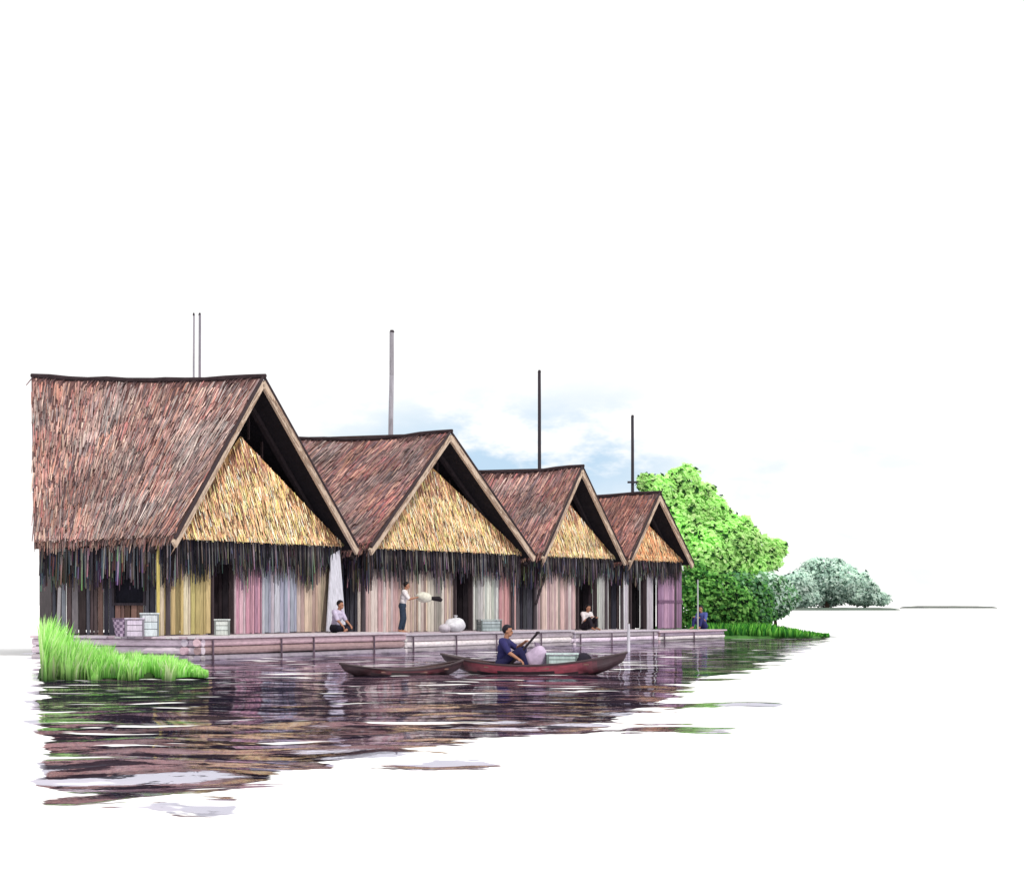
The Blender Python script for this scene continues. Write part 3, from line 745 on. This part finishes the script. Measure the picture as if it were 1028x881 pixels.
# banks
def bank(name, outline, h, col, kind='structure', seed=0):
    m = MB(); n = len(outline); cx = sum(p[0] for p in outline)/n; cy = sum(p[1] for p in outline)/n
    rings = []
    for (s_, z) in ((1.0,-.15),(.97,h*.35),(.88,h*.75),(.6,h),(.0,h*1.05)):
        rings.append([Vector((cx+(x-cx)*s_, cy+(y-cy)*s_, z + (R.uniform(-.03,.03)*h*3 if 0 < s_ < 1 else 0))) for (x,y) in outline])
    for a, b in zip(rings, rings[1:]):
        for k in range(n):
            m.face([a[k], a[(k+1)%n], b[(k+1)%n], b[k]], jit(col, .15))
    return tag(m.build(name, M_soil, None, smooth=False, weld=True), kind=kind)
def densify(pts, k=8):
    o = []
    for i in range(len(pts)):
        a, b = pts[i], pts[(i+1)%len(pts)]
        for j in range(k):
            t = j/k; o.append((a[0]*(1-t)+b[0]*t + R.uniform(-.06,.06), a[1]*(1-t)+b[1]*t + R.uniform(-.06,.06)))
    return o
X = lambda px, Y: ((px-CX)*Y/F, Y)
bank('river_bank', densify([X(37,40.6), X(80,41.2), X(140,41.4), X(206,42.2), X(208,43.4), X(150,44.6), X(90,46), X(38,47)]), .16, c(60,84,44))
bank('far_bank', densify([X(690,91.5), X(740,91.5), X(800,92.5), X(834,94.5), X(826,97), X(800,103), X(786,125), X(640,130), X(650,98)], 8), .22, c(72,120,56))
bank('distant_shore', densify([X(902,900), X(940,905), X(1002,910), X(1002,960), X(902,960)], 5), .9, c(110,116,112))
bank('distant_bank', densify([X(782,560), X(830,556), X(900,565), X(905,600), X(900,660), X(786,660)], 6), .6, c(96,112,100))

def grass(name, n, fn, label, w=.03, cols=None):
    m = MB()
    for i in range(n):
        (x, y, z, h, gc) = fn()
        a = R.uniform(0, math.pi); s_ = Vector((math.cos(a), math.sin(a)*.5, 0)).normalized()
        bend = Vector((R.uniform(-.2 if x > -7.3 else -.06,.32), R.uniform(-.3,.2), 0))*h
        base, tip = gc; p = Vector((x,y,z)); mid = p + Vector((0,0,h*.55)) + bend*.3; t = p + Vector((0,0,h)) + bend
        hw = s_*w*.5*R.uniform(.7,1.4); cm = tuple(lerp(base, tip, .7))
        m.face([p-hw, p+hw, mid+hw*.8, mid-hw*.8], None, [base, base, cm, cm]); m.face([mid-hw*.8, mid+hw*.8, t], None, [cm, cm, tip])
    return tag(m.build(name, M_grass), label, 'grass', kind='stuff')
GT = [c(184,248,136,1), c(196,252,146,1), c(170,240,120,1), c(220,252,184,1), c(150,220,104,.9)]
def g1():
    u = R.random()**1.15; px = 42 + u*166; Y = R.uniform(40.8 + .7*noise.noise(Vector((px*.05, 3, 3))), 42.2 + 3.0*(1-u)) + .8*u
    base_h = .78*math.exp(-(px-34)/36.0) + .32
    if px > 175: base_h *= .85 - .5*(px-175)/33
    base_h *= 1 + .5*noise.noise(Vector((px*.09, Y, 1)))
    h = base_h*R.uniform(.55,1.1)*(1 if Y < 44 else .8)
    z = .06 if Y < 41.2 else .14
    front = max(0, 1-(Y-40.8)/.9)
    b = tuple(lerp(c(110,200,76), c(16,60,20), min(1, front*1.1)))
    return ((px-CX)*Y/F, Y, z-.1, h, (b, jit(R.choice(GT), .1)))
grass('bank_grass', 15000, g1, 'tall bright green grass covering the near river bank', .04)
def g2():
    px = R.uniform(692, 832); Y = R.uniform(92.3, 96)
    if px > 815: Y = R.uniform(94.2, 96)
    h = R.uniform(.2,.6)*(1 if px < 770 else max(.25, 1-(px-770)/75))
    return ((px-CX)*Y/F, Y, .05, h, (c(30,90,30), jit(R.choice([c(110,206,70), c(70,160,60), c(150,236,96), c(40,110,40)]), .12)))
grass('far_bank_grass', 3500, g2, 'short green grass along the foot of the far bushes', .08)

# ------------------------------------------------------------------ water
def axis(segs):
    o = []
    for (a, b, n) in segs: o += [a + (b-a)*k/n for k in range(n)]
    o.append(segs[-1][1]); return o
xs = axis([(-5000,-400,6), (-400,-40,8), (-40,-15,8), (-15,16,210), (16,40,10), (40,400,8), (400,5000,6)])
ys = [-300, -60, 0, 6, 9]; y = 11.0
while y < 104: ys.append(y); y *= 1.0062
ys += [106, 112, 124, 150, 200, 300, 450, 700, 1200, 2500, 5000, 9000]
def wave(x, y):
    s = min(1, max(0, (y-10)/3)) * min(1, max(0, (104-y)/8)) * min(1, max(0,(x+16)/2)) * min(1, max(0,(17-x)/2))
    if s <= 0: return 0
    slope = 1.0*E/max(y, 12)
    h = 0
    h += noise.noise(Vector((x*.55, y*.42, 1.7)))*2.0*.9
    h += noise.noise(Vector((x*1.4+7, y*1.05, 5.1)))*.9*.75
    h += noise.noise(Vector((x*2.1, y*2.6, 9.3)))*.35*.5*(1 if y < 40 else 40/y)
    return h*slope*.5*s
# reflecting water by the rafts, reflection's dark painted in (outline on the water plane)
def wp(px, py): Y = F*E/(py-HZ); return ((px-CX)*Y/F, Y)
zone = [wp(38,640), wp(35,700), wp(40,786), wp(52,800), wp(150,798), wp(228,795), wp(300,778), wp(345,762), wp(430,757), wp(520,742), wp(600,728), wp(660,712), wp(684,695), wp(700,684), wp(760,672), wp(800,655), wp(836,643), wp(836,636), wp(700,636)]
# distances measured in log depth so the streaks keep their character with distance
def key(x, y): return (x/y*F, math.log(y)*F*.085)
zones = [zone] + [[wp(x0,y0-h),wp((x0+x1)/2,y0-h*1.6),wp(x1,y1-h),wp(x1,y1+h),wp(x0,y0+h)] for (x0,y0,x1,y1,h) in
    ((92,821,232,813,2.5),(375,768,488,767,2),(628,732,732,734,1.6),(668,709,776,708,2),(235,790,322,775,3))]
zks = [[key(*q) for q in z_] for z_ in zones]
def dark_reflection(x, y):  # where the painted dark reflection strokes lie thicker
    if y < 12 or y > 60: return 0.0
    px = CX + x/y*F; py = HZ + E*F/y
    a = max(0, min(1, (345-px)/60)) * max(0, 1-abs(py-698)/30)
    b = max(0, 1-abs(px-560)/150) * max(0, 1-abs(py-708)/24)
    return max(a, b*.8)
def sdist(x, y):
    if y < 8: return -200.0
    p = key(x, y); tot = -1e9
    for zk in zks:
        ins = False; best = 1e9; n = len(zk); j = n-1
        for i in range(n):
            (ax, ay), (bx, by) = zk[j], zk[i]
            if (ay > p[1]) != (by > p[1]) and p[0] < (bx-ax)*(p[1]-ay)/(by-ay)+ax: ins = not ins
            dx, dy = bx-ax, by-ay; t = max(0, min(1, ((p[0]-ax)*dx+(p[1]-ay)*dy)/(dx*dx+dy*dy+1e-9)))
            d = math.hypot(p[0]-ax-dx*t, p[1]-ay-dy*t); best = min(best, d); j = i
        tot = max(tot, best if ins else -best)
    return tot
V = []; A = []
for yy in ys:
    for xx in xs:
        V.append((xx, yy, wave(xx, yy))); A.append(sdist(xx, yy) if abs(xx) < 40 and yy < 110 else -200.0)
nx = len(xs); Fc = [(j*nx+i, j*nx+i+1, (j+1)*nx+i+1, (j+1)*nx+i) for j in range(len(ys)-1) for i in range(nx-1)]
me = bpy.data.meshes.new('river_water'); me.from_pydata(V, [], Fc); me.shade_smooth()
ca = me.attributes.new('reflect_zone', 'FLOAT', 'POINT'); ca.data.foreach_set('value', A)
wm = bpy.data.materials.new('river_water'); wm.use_nodes = True; nt = wm.node_tree; N = nt.nodes; L = nt.links
for n_ in list(N): N.remove(n_)
out = N.new('ShaderNodeOutputMaterial')
atn = N.new('ShaderNodeAttribute'); atn.attribute_name = 'reflect_zone'
geo = N.new('ShaderNodeNewGeometry')
def nz_(scale, st, det=4, rough=.55):
    mp = N.new('ShaderNodeMapping'); mp.inputs['Scale'].default_value = st; L.new(geo.outputs['Position'], mp.inputs['Vector'])
    n = N.new('ShaderNodeTexNoise'); n.inputs['Scale'].default_value = scale; n.inputs['Detail'].default_value = det; n.inputs['Roughness'].default_value = rough
    L.new(mp.outputs['Vector'], n.inputs['Vector']); return n.outputs['Fac']
def mth(op, a, b=None, c_=None):
    r = N.new('ShaderNodeMath'); r.operation = op
    for i, v in enumerate((a, b, c_)):
        if v is None: continue
        if isinstance(v, (int, float)): r.inputs[i].default_value = v
        else: L.new(v, r.inputs[i])
    return r.outputs[0]
edge = mth('MULTIPLY_ADD', mth('SUBTRACT', nz_(.55, (1,1.15,1), 5, .6), .5), 120.0, atn.outputs['Fac'])
r1 = ramp(edge, -1.5, 2.5)
# pale streaks of sky reflection painted into the dark water
st = nz_(.8, (.75,1.5,1), 3, .5)
streak = ramp(st, .635, .66)
reflect_zone = mth('MULTIPLY', r1, mth('SUBTRACT', 1.0, mth('MULTIPLY', streak, .8)))
dif = N.new('ShaderNodeBsdfDiffuse'); dif.inputs['Color'].default_value = (.97,.97,.97,1)
g0 = N.new('ShaderNodeBsdfGlossy'); g0.inputs['Roughness'].default_value = .25; g0.inputs['Color'].default_value = (.95,.97,.98,1)
mw = N.new('ShaderNodeMixShader'); mw.inputs['Fac'].default_value = .04; L.new(dif.outputs[0], mw.inputs[1]); L.new(g0.outputs[0], mw.inputs[2])
dd = N.new('ShaderNodeBsdfDiffuse'); 
reflect_tint = N.new('ShaderNodeMix'); reflect_tint.data_type = 'RGBA'; reflect_tint.inputs[6].default_value = (*c(40,34,50),1); reflect_tint.inputs[7].default_value = (*c(176,142,156),1)  # dark and mauve reflection tones put into the diffuse colour
L.new(ramp(nz_(.6, (.7,1.6,1), 4), .42, .6), reflect_tint.inputs['Factor']); L.new(reflect_tint.outputs[2], dd.inputs['Color'])
gg = N.new('ShaderNodeBsdfGlossy'); gg.inputs['Roughness'].default_value = .03; gg.inputs['Color'].default_value = (.90,.88,1.0,1)
bp = N.new('ShaderNodeBump'); bp.inputs['Strength'].default_value = .12; bp.inputs['Distance'].default_value = .02
L.new(nz_(3.0, (1,1.6,1), 3), bp.inputs['Height']); L.new(bp.outputs['Normal'], gg.inputs['Normal'])
mc = N.new('ShaderNodeMixShader'); mc.inputs['Fac'].default_value = .74; L.new(dd.outputs[0], mc.inputs[1]); L.new(gg.outputs[0], mc.inputs[2])
# dark strokes of the houses' reflection painted along the ripples
wk = N.new('ShaderNodeBsdfDiffuse'); wk.inputs['Color'].default_value = (*c(30,26,40),1)
aw = N.new('ShaderNodeAttribute'); aw.attribute_name = 'dark_reflection'
w1 = ramp(mth('MULTIPLY_ADD', aw.outputs['Fac'], .10, nz_(.95, (1.1,1.9,1), 6, .7)), .525, .55); w2 = ramp(atn.outputs['Fac'], -6, 10)
mk = N.new('ShaderNodeMixShader'); L.new(mth('MULTIPLY', mth('MULTIPLY', w1, w2), .9), mk.inputs['Fac']); L.new(mc.outputs[0], mk.inputs[1]); L.new(wk.outputs[0], mk.inputs[2])
mc = mk
fin = N.new('ShaderNodeMixShader'); L.new(reflect_zone, fin.inputs['Fac']); L.new(mw.outputs[0], fin.inputs[1]); L.new(mc.outputs[0], fin.inputs[2])
L.new(fin.outputs[0], out.inputs['Surface'])
me.materials.append(wm)
ca = me.attributes.new('dark_reflection', 'FLOAT', 'POINT'); ca.data.foreach_set('value', [dark_reflection(v[0], v[1]) if abs(v[0]) < 20 else 0.0 for v in V])
wo = bpy.data.objects.new('river_water', me); COL.objects.link(wo); tag(wo, kind='structure')
